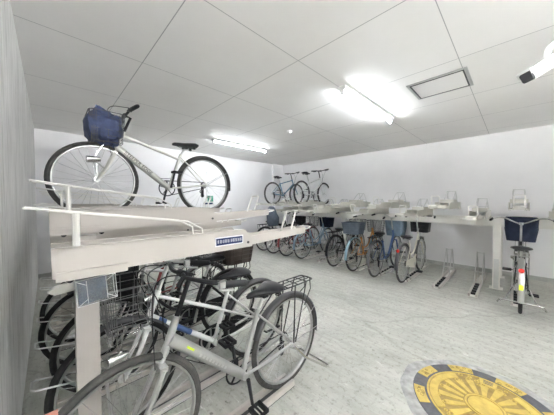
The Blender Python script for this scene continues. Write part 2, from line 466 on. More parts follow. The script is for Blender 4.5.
    if g['bar'] == 'flat': half = [(0,.0,0), (-.005,.08,.002), (-.012,.17,.012), (-.04,.29,.018)]
    elif g['bar'] == 'low': half = [(0,0,0), (.012,.07,.0), (-.005,.17,.004), (-.05,.245,.0), (-.14,.27,-.02), (-.20,.272,-.03)]
    elif g['bar'] == 'high': half = [(0,.0,0), (.01,.07,.02), (0,.17,.075), (-.05,.26,.085), (-.15,.315,.06), (-.21,.325,.05)]
    else: half = [(0,.0,0), (.018,.06,.006), (.015,.17,.05), (-.035,.25,.062), (-.13,.285,.042), (-.19,.292,.032)]
    path = [clamp+Vector((a,-b,c)) for a,b,c in half[:0:-1]] + [clamp+Vector((a,b,c)) for a,b,c in half]
    cur = bez(path, 6)
    hb = MB().tube(cur, .011, 8).build('handlebar', M[g['bm']], root)
    for s in (-1, 1):
        a, b = (Vector((h[0], s*h[1], h[2]))+clamp for h in (half[-2], half[-1]))
        d = (b-a).normalized(); a2 = b - d*.115
        MB().tube([a2, a2+d*.01, b, b+d*.012], [.015,.0175,.0165,.013], 10).build('grip', M[g['grip']], hb)
        if g['lev']:
            c = a2 - d*.015; lv = MB(); n = Vector((.55,0,-.35)).normalized()*.035
            lv.box(c-Vector((.014,.014,.014)), c+Vector((.014,.014,.014))); lv.tube(bez([c, c+n+d*.02, c+n*1.2+d*.10], 5), .006, 6)
            lv.build('brake_lever', M['blackm'] if g['bm'] == 'black' else M['alu'], hb)
    cb = MB()
    cb.tube(bez([clamp+Vector((.0,.16,.03)), clamp+Vector((.13,.09,.02)), clamp+Vector((.15,.03,-.12)), Y(cr,.02)+Vector((.03,0,0))], 6), .0028, 5)
    cb.tube(bez([clamp+Vector((.0,-.16,.03)), clamp+Vector((.14,-.07,.0)), clamp+Vector((.09,-.03,-.17)), HB.lerp(BB,.1)+Vector((0,-.028,.03)), BB.lerp(HB,.3)+Vector((0,-.03,.02)), BB.lerp(ST,.3)+Vector((-.03,-.02,0))], 6), .0028, 5)
    cb.build('brake_cable', M['black'], root)
    # saddle
    sz = g['saddle']; SC = Vector((ST.x-(sz-ST.z)*.36, 0, sz))
    MB().tube([BB.lerp(ST,.92), SC+Vector((0,0,-.05))], .013, 10).build('seat_post', M['alu'], root)
    secs = []
    for u, w, h, zz in ((-.135,.035,.02,.004),(-.125,.085,.045,.004),(-.09,.104,.056,.006),(-.04,.088,.052,.002),(.02,.048,.046,-.002),(.08,.028,.040,-.002),(.12,.022,.034,-.006),(.138,.012,.02,-.01)):
        secs.append([SC+Vector((u, w*math.cos(2*PI*q/14), zz-.018+h*.5*math.sin(2*PI*q/14)*(1.0 if math.sin(2*PI*q/14) > 0 else 1.1))) for q in range(14)])
    sd = MB().loft(secs).build('saddle', M['leather'], root)
    sr = MB()
    for s in (-1, 1):
        sr.tube([SC+Vector((.11,s*.012,-.03)), SC+Vector((.03,s*.02,-.052)), SC+Vector((-.06,s*.03,-.052)), SC+Vector((-.10,s*.055,-.028))], .0035, 6)
        sr.ring(SC+Vector((-.085,s*.05,-.044)), .014, .004, 'z', 14, 6); sr.ring(SC+Vector((-.085,s*.05,-.056)), .014, .004, 'z', 14, 6)
    sr.box(SC+Vector((-.02,-.03,-.062)), SC+Vector((.02,.03,-.04)))
    sr.build('saddle_springs', M['blackm'], sd)
    # drive train (right side, -y)
    ch = MB(); yc = -.052
    c = Y(BB, yc)
    ch.ring(c, .082, .006, 'y', 30, 6, .6)
    for q in range(5):
        a = 2*PI*q/5+.3; ch.tube([c, c+Vector((.08*math.cos(a),0,.08*math.sin(a)))], .008, 6, flat=.5)
    cg = ch.build('chainring', M['alu'] if g['guard'] else M['blackm'], root)
    a = g['crank']
    for s, ang in ((-1, a), (1, a+PI)):
        e = BB+Vector((.165*math.cos(ang), s*.072, .165*math.sin(ang)))
        ca = MB().tube([Y(BB,s*.062), e], [.013,.010], 8).build('crank_arm', M['blackm'] if g['bm'] in ('black','blackm') else M['alu'], root)
        pd = MB(); pc = e+Vector((0,s*.06,0))
        pd.cyl(e, e+Vector((0,s*.105,0)), .007, 8)
        for q in (-1, 1): pd.box(pc+Vector((q*.034-.010,-.045,-.011)), pc+Vector((q*.034+.010,.045,.011)))
        for q in (-1, 1): pd.box(pc+Vector((-.03,q*.042-.004,-.009)), pc+Vector((.03,q*.042+.004,.009)))
        po = pd.build('pedal', M['black'], ca)
    cn = MB()
    cn.tube([c+Vector((.0,0,.082)), Y(RA,-.04)+Vector((0,0,.036))], .0045, 5); cn.tube([c+Vector((0,0,-.082)), Y(RA,-.04)+Vector((0,0,-.036))], .0045, 5)
    cn.build('chain', M['blackm'], root)
    if g['guard']:
        cv = MB(); A, B2 = c, Y(RA, -.05)
        outl = []
        for q in range(9): an = PI/2-PI*q/8+.0; outl.append((A.x+.098*math.cos(an), A.z+.098*math.sin(an)))
        for q in range(7): an = -PI/2-PI*q/6; outl.append((B2.x+.055*math.cos(an), B2.z+.055*math.sin(an)))
        cv.prism(outl, 'y', -.066, -.060); cv.build('chain_guard', M[g['guard']], root)
    else:
        dr = MB(); b0 = Y(RA,-.05)+Vector((.01,0,-.075))
        dr.box(b0+Vector((-.012,-.012,-.06)), b0+Vector((.012,.012,.055))); dr.ring(b0+Vector((.0,0,-.05)), .016, .006, 'y', 14, 6); dr.ring(b0+Vector((.015,0,.0)), .016, .006, 'y', 14, 6)
        dr.build('derailleur', M['blackm'], root)
    # fenders
    def fender(nm, cc, a0, a1, m, stays):
        fb = MB(); R = r+.010; w = .029
        prof = [(R-.012,-w),(R,-w*.75),(R+.006,0),(R,w*.75),(R-.012,w),(R-.014,w*.95),(R-.003,w*.7),(R+.003,0),(R-.003,-w*.7),(R-.014,-w*.95),(R-.012,-w)]
        fb.lathe(prof, cc, 'y', 26, math.radians(a0), math.radians(a1))
        fo = fb.build(nm, m, root); ss = MB()
        for an in stays:
            q = math.radians(an); e = cc+Vector(((R-.01)*math.cos(q),0,(R-.01)*math.sin(q)))
            for s in (-1, 1): ss.tube([Y(cc,s*.056), Y(e,s*.031)], .0028, 5)
        if stays: ss.build('stay', M['chrome'], fo)
        return fo
    if g['fender']:
        fender('rear_fender', RA, 22, 190 if not g['lock'] else 200, M[g['fender']], (150, 182))
        if g['ffender']: fender('front_fender', FA, 62, 190, M[g['fender']], (175,))
    if g['tag_']:
        q = Vector((wb+.262,0,r+.215)); MB().box(q-Vector((.03,.022,.03)), q+Vector((.03,.022,.034)), ).build('tag_card', M['salmon'], root, False)['label'] = 'salmon card'
    # lights and reflectors
    if g['light']:
        lp = Vector((wb+.03, .085, r+.17)); ll = MB()
        ll.tube([lp+Vector((-.05,0,0)), lp+Vector((-.02,0,0)), lp+Vector((.045,0,-.005)), lp+Vector((.05,0,-.005))], [.018,.026,.028,.022], 14)
        ll.tube([lp, Vector((wb-.05,.055,r+.10))], .006, 6)
        ll.build('headlight', M['chrome'], root)
    if g['refl']:
        q = RA+Vector((-(r+.022)*math.cos(.75),0,(r+.022)*math.sin(.75))) if g['fender'] else SC+Vector((-.02,0,-.12))
        rf = MB().tube([q, q+Vector((-.012,0,.004)), q+Vector((-.016,0,.005))], [.026,.026,.020], 14); rf.build('rear_reflector', M['red'], root)
    if g['lock']:
        MB().box(RA+Vector((-(r+.025),-.018,.04)), RA+Vector((-(r+.012),.018,.10))).build('registration_sticker', M['lime'], root, False)['label'] = 'lime yellow sticker'
        lk = MB().ring(RA+Vector((.21,0,.22)), .052, .008, 'x', 20, 6) if False else MB().box(Vector((.16,-.055,.565+dz)), Vector((.20,.055,.60+dz)))
        lk.build('ring_lock', M['blackm'], root)
    # rear rack
    rz0 = r*2+.075+dz
    if g['rack'] or g['rear']:
        k = MB(); x0, x1 = -.235, .17; w = .062
        k.tube(bez([(x1,-.03,rz0),(x1-.05,-w,rz0),(x0+.04,-w,rz0),(x0,-.03,rz0),(x0,.03,rz0),(x0+.04,w,rz0),(x1-.05,w,rz0),(x1,.03,rz0)],5)+[Vector((x1,.03,rz0)), Vector((x1,-.03,rz0))], .0055, 6)
        for y in (-.022,.022): k.tube([(x0,y,rz0),(x1,y,rz0)], .004, 6)
        for x in (-.15,-.05,.06): k.tube([(x,-w,rz0),(x,w,rz0)], .004, 6)
        for s in (-1,1):
            k.tube([(-.15,s*w,rz0), (-.02,s*.066,r)], .005, 6); k.tube([(-.02,s*w,rz0), (.0,s*.066,r)], .005, 6)
            k.tube([(x1,s*.03,rz0), STL+Vector((-.01,s*.015,.0))], .0045, 6)
            k.tube([(x0,s*.03,rz0), (x0-.01,s*.03,rz0-.09), (-.13,s*.062,r*2-.1)], .0045, 6)
        k.build('rear_rack', M[g['rackm']], root)
    # baskets
    def basket(nm, cx, z0, kind, m, L=.25, W=.34, Hh=.25, tl=.86):
        def rect(f, z, n=6):
            l, w = L*f/2, W*f/2; q = min(l, w)*.35; out = []
            for sx, sy, a0 in ((1,1,0),(-1,1,PI/2),(-1,-1,PI),(1,-1,1.5*PI)):
                for t_ in range(4): an = a0+PI/2*t_/3; out.append(Vector((cx+sx*(l-q)+q*math.cos(an), sy*(w-q)+q*math.sin(an), z)))
            return out
        b = MB()
        if kind == 'wire':
            for t_ in range(6):
                u = t_/5; b.tube(rect(tl+(1-tl)*u, z0+Hh*u), .0042 if t_ == 5 else .0022, 6, True)
            A, B_ = rect(tl, z0), rect(1, z0+Hh); N_ = len(A)
            for i in range(N_):
                for u in (0, .5):
                    p = A[i].lerp(A[(i+1) % N_], u); q_ = B_[i].lerp(B_[(i+1) % N_], u); b.tube([p, q_], .0019, 4)
            for s in range(7):
                y = (s-3)/3*W*tl*.46; b.tube([(cx-L*tl/2,y,z0),(cx+L*tl/2,y,z0)], .0019, 4)
            for s in range(4):
                x = cx+(s-1.5)/1.5*L*tl*.42; b.tube([(x,-W*tl/2,z0),(x,W*tl/2,z0)], .0019, 4)
            bo = b.build(nm, m, root)
        else:
            so = [rect(tl, z0), rect(tl+(1-tl)*.5, z0+Hh*.5), rect(1, z0+Hh), rect(1.05, z0+Hh), rect(1.05, z0+Hh-.02)]
            b.loft(so[:3], True); b.v = b.v  # closed tub, then a lip
            b.f.pop()                                           # open top
            inn = [rect(.96, z0+Hh), rect(tl*.94, z0+.012)]
            b.loft(inn, False); n_ = len(inn[0]); k_ = len(b.v)
            b.f.append(tuple(range(k_-n_, k_)))
            b.loft([rect(1.0,z0+Hh-.018), rect(1.06,z0+Hh-.018), rect(1.06,z0+Hh), rect(.955,z0+Hh)], False)
            bo = b.build(nm, m, root)
            lat = MB()                                          # moulded ribs of a lattice tub
            for i in range(16):
                for u in (0, .5):
                    f0 = tl*1.012; p = rect(f0, z0)[i].lerp(rect(f0, z0)[(i+1) % 16], u); q_ = rect(1.012, z0+Hh)[i].lerp(rect(1.012, z0+Hh)[(i+1) % 16], u); lat.tube([p, q_], .0045, 4)
            for u in (.2,.4,.6,.8): lat.tube(rect((tl+(1-tl)*u)*1.012, z0+Hh*u), .0045, 4, True)
            lat.build('ribs', m, bo)
        return bo, rect
    if g['basket']:
        kind = g['basket']; bx = wb+g['bx']+.02; bz = g['bz']+dz
        bo, rect = basket('basket', bx, bz, 'wire' if kind == 'wire' else 'tub', M[g['bkm']], Hh=.25 if kind != 'big' else .33, W=.34 if kind != 'big' else .335, L=.26 if kind != 'big' else .28)
        bk = MB()
        for s in (-1,1): bk.tube([(bx+.02,s*.055,bz), (wb+.012,s*.06,r+.2), Y(FA,s*.062)], .0045, 6)
        bk.tube([(bx-.10,0,bz+.10), HT+Vector((.02,0,-.02))], .012, 8)
        bk.build('basket_stay', M['chrome'], root)
        if g.get('cover'):
            cm = M[g['cover']]; cvb = MB(); s_ = []
            Hb = .25 if kind != 'big' else .33
            q0 = rect(.92, bz-.015); s_ = [q0, rect(1.07, bz+Hb*.5), rect(1.10, bz+Hb), [p+Vector((0,0,.015)) for p in rect(1.0,bz+Hb)], [p+Vector((0,0,.02)) for p in rect(.5,bz+Hb)]]
            cvb.loft(s_); cvb.build('basket_cover', cm, bo)
    if g['rear'] == 'basket':
        basket('rear_basket', -.04, rz0+.012, 'tub', M[g['rearm']], .34, .36, .22, .84)
    elif g['rear'] == 'child':
        cs = MB(); z = rz0+.01
        def rr(x, w, h, zz): return [Vector((x, w*math.cos(2*PI*q/16), zz+h*math.sin(2*PI*q/16))) for q in range(16)]
        body = []
        for zz, l, w in ((0,.13,.13),(.06,.16,.16),(.20,.165,.17),(.34,.12,.16),(.46,.07,.12),(.50,.03,.06)):
            body.append([Vector((-.06-(.06 if zz > .3 else 0)+l*math.cos(2*PI*q/18), w*math.sin(2*PI*q/18), z+zz)) for q in range(18)])
        cs.loft(body); cs.build('child_seat_cover', M[g['rearm']], root)
    # stand
    if g['stand'] == 'double':       # folded up behind the wheel
        k = MB(); e = Vector((-.33, 0, .17)); w = .15
        k.tube([(.0,.075,r-.03), (-.10,.10,.20), (-.30,w,.055), (-.33,w,.05), (-.33,-w,.05), (-.30,-w,.055), (-.10,-.10,.20), (0,-.075,r-.03)], .0085, 8)
        k.build('kickstand', M['chrome'], root)
    elif g['stand'] == 'wide':
        k = MB(); w = .20
        k.tube([(.0,.075,r-.03), (-.14,.13,.19), (-.28,w,.17), (-.30,w-.02,.215), (-.30,-w+.02,.215), (-.28,-w,.17), (-.14,-.13,.19), (0,-.075,r-.03)], .009, 8)
        k.build('kickstand', M['chrome'], root)
    elif g['stand'] == 'side':
        MB().tube([(.06,.07,.30), (-.06,.08,.20), (-.22,.09,.20)], [.009,.009,.011], 8).build('kickstand', M['black'], root)
    return root

# ------------------------------------------------------------------ two-tier racks
def ordn(i): return ['first','second','third','fourth','fifth','sixth','seventh','eighth','ninth','tenth','eleventh','twelfth','thirteenth','fourteenth'][i]

def upper_tray(loc, rz, label, group, style, main=.94, sign=False):
    """raised sliding tray; local +x points from the wall to the aisle, z=0 is the underside of its side panels"""
    t = thing('bike_tray', label, 'bike tray', loc, rz, group)
    Hp, w = .115, (.072 if style == 'bar' else .10)
    CM = M['cream' if style == 'bar' else 'beige']
    tg = main+.57
    pan = [(0,0),(main,.0),(main,.058),(main-.06,Hp),(0,Hp)]
    for s in (-1, 1):
        p = MB(); p.prism(pan, 'y', s*w-.003, s*w+.003)
        p.box((0, s*w-.010, Hp-.003), (main-.06, s*w+.010, Hp+.001))
        p.build('side_panel', CM, t, False)
    fl = MB(); fl.box((0,-w+.003,.012),(main,w-.003,.018))
    fl.box((.03,-.042,.018),(main,-.034,.040)); fl.box((.03,.034,.018),(main,.042,.040))
    fl.build('wheel_channel', M['white'], t, False)
    tn = MB(); tn.prism([(main-.08,.002),(tg-.05,.030),(tg,.036),(tg,.082),(main-.08,.060)], 'y', -.058, -.054)
    tn.prism([(main-.08,.002),(tg-.05,.030),(tg,.036),(tg,.082),(main-.08,.060)], 'y', .054, .058)
    tn.box((main-.08,-.054,.030),(tg,.054,.036)); tn.box((tg-.004,-.058,.036),(tg,.058,.080))
    tn.build('slide_arm', CM, t, False)
    for s in (-1,1):
        sl = MB().box((.01,min(s*(w+.003),s*(w+.012)),-.012),(.24,max(s*(w+.003),s*(w+.012)),.022)).build('slide_rail', CM, t, False)
        for x in (.05,.21): MB().cyl((x,s*(w+.002),-.012),(x,s*(w-.014),-.012),.012,12).build('roller', M['black' if style == 'bar' else 'alu'], sl)
        MB().cyl((main-.035,s*(w+.001),.03),(main-.035,s*(w+.008),.03),.008,8).build('bolt', M['dgrey' if style == 'bar' else 'alu'], t)
    h = MB(); a = .05
    h.tube([(tg-.18,-a,.05),(tg-.12,-a,.20),(tg-.115,-a+.012,.212),(tg-.115,a-.012,.212),(tg-.12,a,.20),(tg-.18,a,.05)], .0075, 8)
    h.build('wheel_stop', M['wire'], t)
    h = MB()
    h.tube(bez([(tg-.01,-.05,.06),(tg+.05,-.055,.07),(tg+.09,-.03,.075),(tg+.09,.03,.075),(tg+.05,.055,.07),(tg-.01,.05,.06)],4), .0065, 8)
    h.build('pull_handle', M['wire'], t)
    gd = MB()
    if style == 'bar':      # post near the wall, long bar sloping to the aisle
        for s in (-1,1):
            y = s*.05
            gd.tube([(.075,s*.06,.018),(.075,s*.06,.245)], .0085, 8)
            gd.tube([(-.065,s*.06,.268),(.075,s*.06,.246),(.52,s*.06,.185),(.60,s*.06,.14),(.61,s*.06,.02)], .0045, 8)
        gd.tube([(-.065,-.06,.268),(-.065,.06,.268)], .0055, 8); gd.tube([(.075,-.06,.245),(.075,.06,.245)], .0055, 8)
    else:                   # inverted V of two wires with rungs
        for s in (-1,1):
            gd.tube(bez([(.10,s*.07,.02),(.20,s*.07,.20),(.27,s*.06,.315),(.31,s*.06,.325),(.40,s*.07,.27),(.72,s*.05,.06)],5), .0065, 8)
        for x, z in ((.135,.09),(.185,.18),(.29,.325)): gd.tube([(x,-.07,z),(x,.07,z)], .0055, 8)
        gd.box((.06,-.05,.018),(.13,.05,.14))
    gd.build('wheel_guard', M['wire' if style == 'bar' else 'alu'], t)
    if style != 'bar':
        MB().box((.38,-.098,Hp-.01),(.72,.098,Hp+.05)).build('wheel_clamp', M['beige'], t, False)
    if sign:
        s = MB().box((.67,-w-.0055,.030),(.865,-w-.003,.082)).build('sign_plate', M['signw'], t, False); s['label'] = 'blue sign with white border'
        MB().box((.677,-w-.0068,.036),(.858,-w-.0055,.076)).build('sign_face', M['sign'], s, False)
        gl = MB(); random.seed(3)
        for i in range(10):                                       # strokes of the printed characters
            x = .684+i*.0166+(.005 if i > 4 else 0)
            for k in range(4):
                z = .060-.0042*k+.003; gl.box((x,-w-.0075,z),(x+.012*random.uniform(.65,1),-w-.0068,z+.0013))
            for k in range(2):
                xx = x+.002+.008*k*random.uniform(.7,1); gl.box((xx,-w-.0075,.047),(xx+.002,-w-.0068,.067))
        gl.build('sign_lettering', M['signw'], s, False)
    return t

def lower_rail(loc, rz, label, group, style, L=1.30):
    t = thing('wheel_rail', label, 'wheel rail', loc, rz, group)
    MB().box((0,-.055,0),(L,.055,.006)).build('base_plate', M['white' if style == 'rung' else 'dgrey'], t, False)
    for s in (-1,1):
        MB().prism([(s*.030,.006),(s*.055,.006),(s*.055,.045),(s*.030,.045)], 'x', 0, L).build('side_rail', M['cream'], t, False)
    gd = MB()
    if style == 'bar':
        gd.tube([(.25,-.048,.03),(.22,-.048,.40),(.18,-.048,.43),(-.06,-.048,.485),(-.075,-.035,.488),(-.075,.035,.488),(-.06,.048,.485),(.18,.048,.43),(.22,.048,.40),(.25,.048,.03)], .0045, 8)
    else:
        for s in (-1,1): gd.tube(bez([(.12,s*.045,.02),(.26,s*.045,.30),(.33,s*.045,.475),(.38,s*.045,.485),(.46,s*.045,.36),(.66,s*.05,.03)],5), .0075, 8)
        for x, z in ((.16,.10),(.355,.487),(.56,.19)): gd.tube([(x,-.045,z),(x,.045,z)], .006, 8)
    gd.build('wheel_guard', M['alu'], t)
    if style == 'rung':
        for i in range(5): x = L-.12-i*.13; MB().box((x-.028,-.030,.007),(x+.028,.030,.036)).build('rung', M['black'], t, False)
    return t

# --- left rack: bicycles stand square to the left wall, front wheels to the wall
LY = [1.20, 1.65, 2.10, 2.55, 3.00, 3.45, 3.90, 4.35, 4.80, 5.25]
ltxt = ['nearest cream bike tray with a blue sign on its side',
        'raised cream bike tray just behind the tray with the blue sign',
        'low cream bike tray just in front of the tray carrying the silver bicycle',
        'raised cream bike tray on the left rack carrying the silver bicycle with blue bag']
for i, y in enumerate(LY):
    lab = ltxt[i] if i < 4 else f'empty cream tray, {ordn(i-4)} beyond the one carrying the silver bicycle with blue bag'
    upper_tray((.006, y+.07, 1.108 if i % 2 == 0 else 1.236), 0, lab, 'upper trays of the left rack', 'bar', .94, i == 0)
for i, y in enumerate(LY[:7]):
    lab = ['cream floor rail under the large silver bicycle in the foreground', 'cream floor rail under the white and blue bicycle', 'cream floor rail under the bicycle with a brown rear basket'][i] if i < 3 else f'cream floor rail, {ordn(i-3)} beyond the bicycle with brown rear basket'
    lower_rail((.0, y, 0), 0, lab, 'floor rails of the left rack', 'bar', 1.31)
t = thing('rack_frame', 'cream steel frame of the left rack with a square post in front', 'bicycle rack', (.135, 1.55, 0))
for y in (1.55, 3.675, 5.55):
    p = MB().box((-.047, y-1.55-.045, 0), (.047, y-1.55+.045, 1.10 if y > 2 else 1.225)).build('post', M['cream'], t, False)
    MB().box((-.09, y-1.55-.08, 0), (.09, y-1.55+.08, .008)).build('foot_plate', M['cream'], p, False)
MB().box((-.04,.045,1.0),(.04,4.1,1.095)).build('cross_beam', M['cream'], t, False)
MB().prism([(-.145,.975),(-.12,.995),(-.047,1.01),(-.047,.965),(-.12,.958)], 'y', -.05, -.02).build('bracket', M['white'], t, False)

# clear box with a blue sheet, hung on the post
t = thing('plastic_box', 'clear plastic box holding a blue sheet, hung on the cream post', 'plastic box', (.165, 1.475, .968))
t.rotation_euler = (0, math.radians(-4), 0)
hx, hy, hz = .078, .04, .062
MB().box((-hx+.006,-hy,-hz+.006),(hx-.035,hy-.022,hz-.006)).build('blue_sheet', M['sheet'], t, False)
MB().box((-hx,-hy-.012,-hz),(hx,hy-.016,hz)).build('shell', M['clear'], t, False)
e = MB()
cs = [Vector((sx*hx, sy, sz*hz)) for sx in (-1,1) for sy in (-hy-.012, hy-.016) for sz in (-1,1)]
for i in range(8):
    for j in range(i+1, 8):
        if sum(abs(a-b) > 1e-6 for a, b in zip(cs[i], cs[j])) == 1: e.tube([cs[i], cs[j]], .0014, 5)
for s in (-1,1):
    e.tube([(-hx,-hy-.013,s*hz),(-hx+.04,-hy-.013,s*hz*.55)], .0014, 5); e.tube([(hx-.04,-hy-.013,s*hz*.55),(hx,-hy-.013,s*hz)], .0014, 5)
for x in (-hx+.04, hx-.04): e.tube([(x,-hy-.013,-hz*.9),(x,-hy-.013,hz*.9)], .0013, 5)
e.build('edges', M['signw'], t)

# bicycles of the left rack (facing -x: rotated by 180 degrees)
def dress_fore(fo, HB, HT, BB):
    p, q = HB.lerp(HT,.45), BB
    mx = frame_mx(p, q, Vector((0,1,0)))
    d = MB(); d.box((.10,.002,.026),(.15,.012,.0318), mx)
    d.build('decal', M['lime'], fo, False)
    d = MB()
    for k in range(9): x = .20+k*.026; d.box((x,-.008,.026),(x+.015,.006,.0312), mx)
    d.build('lettering', M['alu'], fo, False)
def dress_upper(fo, HB, HT, BB):
    lo = HB.lerp(HT, .18)
    cu = bpy.data.curves.new('frame_lettering', 'FONT'); cu.body = 'STEEPER EDGE'; cu.size = .046; cu.extrude = .0006
    tmp = bpy.data.objects.new('frame_lettering', cu); COL.objects.link(tmp); bpy.context.view_layer.update()
    me = bpy.data.meshes.new_from_object(tmp.evaluated_get(bpy.context.evaluated_depsgraph_get()))
    bpy.data.objects.remove(tmp); bpy.data.curves.remove(cu)
    o = bpy.data.objects.new('frame_lettering', me); COL.objects.link(o); me.materials.clear(); me.materials.append(M['black'])
    o.parent = fo
    x = (BB-lo).normalized(); z = Vector((0,1,0)); y = z.cross(x)
    m = Matrix((x, y, z)).transposed().to_4x4(); m.translation = lo+x*.07-y*.015+z*.033
    o.matrix_local = m
def dress_blue(fo, HB, HT, BB):
    lo = HB.lerp(HT,.18); mx = frame_mx(lo, BB, Vector((0,1,0))); d = MB()
    for a, b in ((.06,.12),(.16,.34)): d.tube([lo.lerp(BB,a/.58), lo.lerp(BB,b/.58)], .0197, 12)
    d.build('decal', M['blue'], fo)

PX = PI
GL = 'bicycles on the lower level of the left rack'
bicycle('large silver bicycle with one thick frame tube, black saddle and rear rack in the foreground', (1.285, 1.20, .008), PX,
        dict(frame='single', fm='silver', bm='blackm', rack=True, fender='dgrey', stand='double', saddle=.80, barz=1.02, bar='low', spokes=32, refl=False, ffender=False, r=.342, crank=PI-1.72, tag_=True, light=False, tyre='tyreg', fork='alu', dress=dress_fore), GL)
bicycle('white and blue step-through bicycle with wire basket, directly behind the large silver one', (1.34, 1.65, .008), PX,
        dict(frame='mixte', fm='whitep', bm='alu', barz=.97, basket='wire', bkm='gwire', fender='dgrey', refl=False, stand='side', saddle=.80, guard='black', tyre='tyre', dress=dress_blue, bz=.66), GL)
bicycle('dark bicycle with a brown lattice basket over its rear wheel, beneath the blue sign', (1.36, 2.10, .008), PX,
        dict(frame='loop', fm='blackm', bm='alu', basket='tub', bkm='black', rear='basket', rearm='brown', barz=1.04, refl=False, fender='black', saddle=.84, guard='black', bz=.70), GL)
bicycle('silver bicycle with black wire basket, second behind the white and blue bicycle', (1.30, 2.55, .008), PX,
        dict(frame='diamond', fm='silver', barz=.98, bm='black', basket='wire', bkm='black', refl=False, fender='dgrey', rack=True, saddle=.86), GL)
bicycle('maroon bicycle deep in the left rack, third behind the white and blue bicycle', (1.30, 3.00, .008), PX,
        dict(frame='loop', fm='maroon', barz=1.05, bm='alu', basket='wire', bkm='dgrey', refl=False, fender='alu', rack=True, saddle=.82), GL)
bicycle('silver bicycle with a blue bag in its basket parked on the raised left tray', (1.355, 2.62, 1.256), PX,
        dict(frame='sport', fm='champ', bm='black', basket='wire', bkm='dgrey', fender='tyreg', ffender=False, saddle=.79, barz=.955, tyre='tyreg', dress=dress_upper, bz=.66, bx=-.09, bar='flat', spokes=28, refl=False))
# blue bag stuffed in the basket
b = MB(); nu, nv = 28, 18; pts = []
bx, by, bz = .375, 2.62, 1.256+.66+.135
for i in range(nv+1):
    th = PI*i/nv
    for k in range(nu):
        ph = 2*PI*k/nu; n = Vector((math.sin(th)*math.cos(ph), math.sin(th)*math.sin(ph), math.cos(th)))
        e = lambda c, p: math.copysign(abs(c)**p, c)
        d = 1+.26*noise.noise(n*2.3+Vector((5,1,2)))+.14*noise.noise(n*5)
        top = .10 if n.z > 0 else 0
        pts.append((bx+e(n.x,.7)*.135*d, by+e(n.y,.7)*.175*d, bz+e(n.z,.8)*.150*d+(.02*math.sin(ph*2) if n.z > .2 else 0)))
fs = [(i*nu+k, i*nu+(k+1) % nu, (i+1)*nu+(k+1) % nu, (i+1)*nu+k) for i in range(nv) for k in range(nu)]
b.add(pts, fs)
tag(b.build('bag', M['navy']), 'crumpled navy blue bag stuffed in the basket of the raised silver bicycle', 'bag')

# --- right rack along the right wall, front wheels to the wall (+x)
RY = [4.93, 4.48, 4.03, 3.58, 3.13, 2.68, 2.23, 1.78, 1.33, .87, .42, -.03, -.48]
RH = [1, 0, 1, 0, 0, 1, 0, 1, 0, 1, 0, 1, 0]
for i, y in enumerate(RY):
    if i == 0: lab = 'raised white tray on the right wall rack carrying the blue bicycle'
    elif i == 2: lab = 'raised white tray on the right wall rack carrying the white bicycle'
    elif y > 4: lab = 'empty white tray on the right wall rack between the blue and the white bicycle'
    else: lab = f'empty {"raised" if RH[i] else "low"} tray of the far rack, {ordn(i-3)} right of the white upper bicycle'
    upper_tray((5.83, y, 1.265 if RH[i] else 1.12), PI, lab, 'upper trays of the right wall rack', 'vee', 1.13)
for i, y in enumerate(RY[:12]):
    occ = {0:'black bicycle in the far corner', 1:'bicycle with covered child seat', 2:'maroon bicycle', 3:'grey-blue bicycle', 5:'black bicycle with light front', 6:'orange bicycle', 7:'blue bicycle with covered basket', 8:'ivory bicycle', 11:'black bicycle beside the white post'}
    lab = (f'white floor rail under the {occ[i]} on the right side' if i in occ else
           {4:'empty white floor rail between the grey-blue and the black bicycle', 9:'empty white floor rail next to the ivory bicycle', 10:'empty white floor rail next to the white post'}[i])
    lower_rail((5.80, y, 0), PI, lab, 'floor rails of the right wall rack', 'rung', 1.39)
t = thing('rack_frame', 'white steel frame of the right wall rack with long beam and square posts', 'bicycle rack', (5.13, .20, 0))
for y in (.20, 2.90, 5.35):
    for x in (5.13, 5.93):
        p = MB().box((x-5.13-.04, y-.2-.045, 0), (x-5.13+.04, y-.2+.045, 1.0)).build('post', M['white'], t, False)
        MB().box((x-5.13-.075, y-.2-.08, 0), (x-5.13+.075, y-.2+.08, .008)).build('foot_plate', M['white'], p, False)
        if x < 5.5: MB().box((x-5.13-.052, y-.2-.03, .0), (x-5.13-.04, y-.2+.03, .48)).build('cover_strip', M['alu'], p, False)
for x in (5.13, 5.93): MB().box((x-5.13-.04, -.85, 1.0), (x-5.13+.04, 5.25, 1.105)).build('cross_beam', M['white'], t, False)

GR = 'bicycles on the lower level of the right wall rack'
RX = 4.32
def rb(i, label, P, x=RX):
    P.setdefault('refl', i == 8); P.setdefault('barz', 1.05 if i % 2 else .985)
    bicycle(label, (x, RY[i], .008), 0, P, GR)
rb(0, 'dark bicycle with black saddle and rear rack, farthest left in the far corner', dict(frame='loop', fm='blackm', rack=True, fender='black', bar='high', saddle=.82, stand='wide', tyre='tyreg'), 4.35)
rb(1, 'dark grey bicycle with slate blue covered child seat under the blue upper bicycle', dict(frame='step', fm='dgrey', rear='child', rearm='sblue', fender='black', bar='high', basket='tub', bkm='black', saddle=.78, tyre='tyreg', stand='wide'), 4.30)
rb(2, 'maroon bicycle between the covered child seat bicycle and the grey-blue bicycle', dict(frame='loop', fm='maroon', fender='maroon', bar='high', basket='wire', bkm='black', saddle=.80, rack=True, stand='wide', tyre='tyreg'))
rb(3, 'grey-blue bicycle with tall curved frame standing under the white upper bicycle', dict(frame='loop', fm='gblue', fender='gblue', bar='high', saddle=.84, rack=True, rackm='gblue', basket='tub', bkm='dnavy', barz=1.06, stand='wide', tyre='tyreg'), 4.38)
rb(5, 'black bicycle with black fenders, to the left of the orange bicycle', dict(frame='step', fm='blackm', fender='black', bar='high', saddle=.80, rack=True, stand='wide', tyre='tyreg', basket='wire', bkm='dgrey'), 4.36)
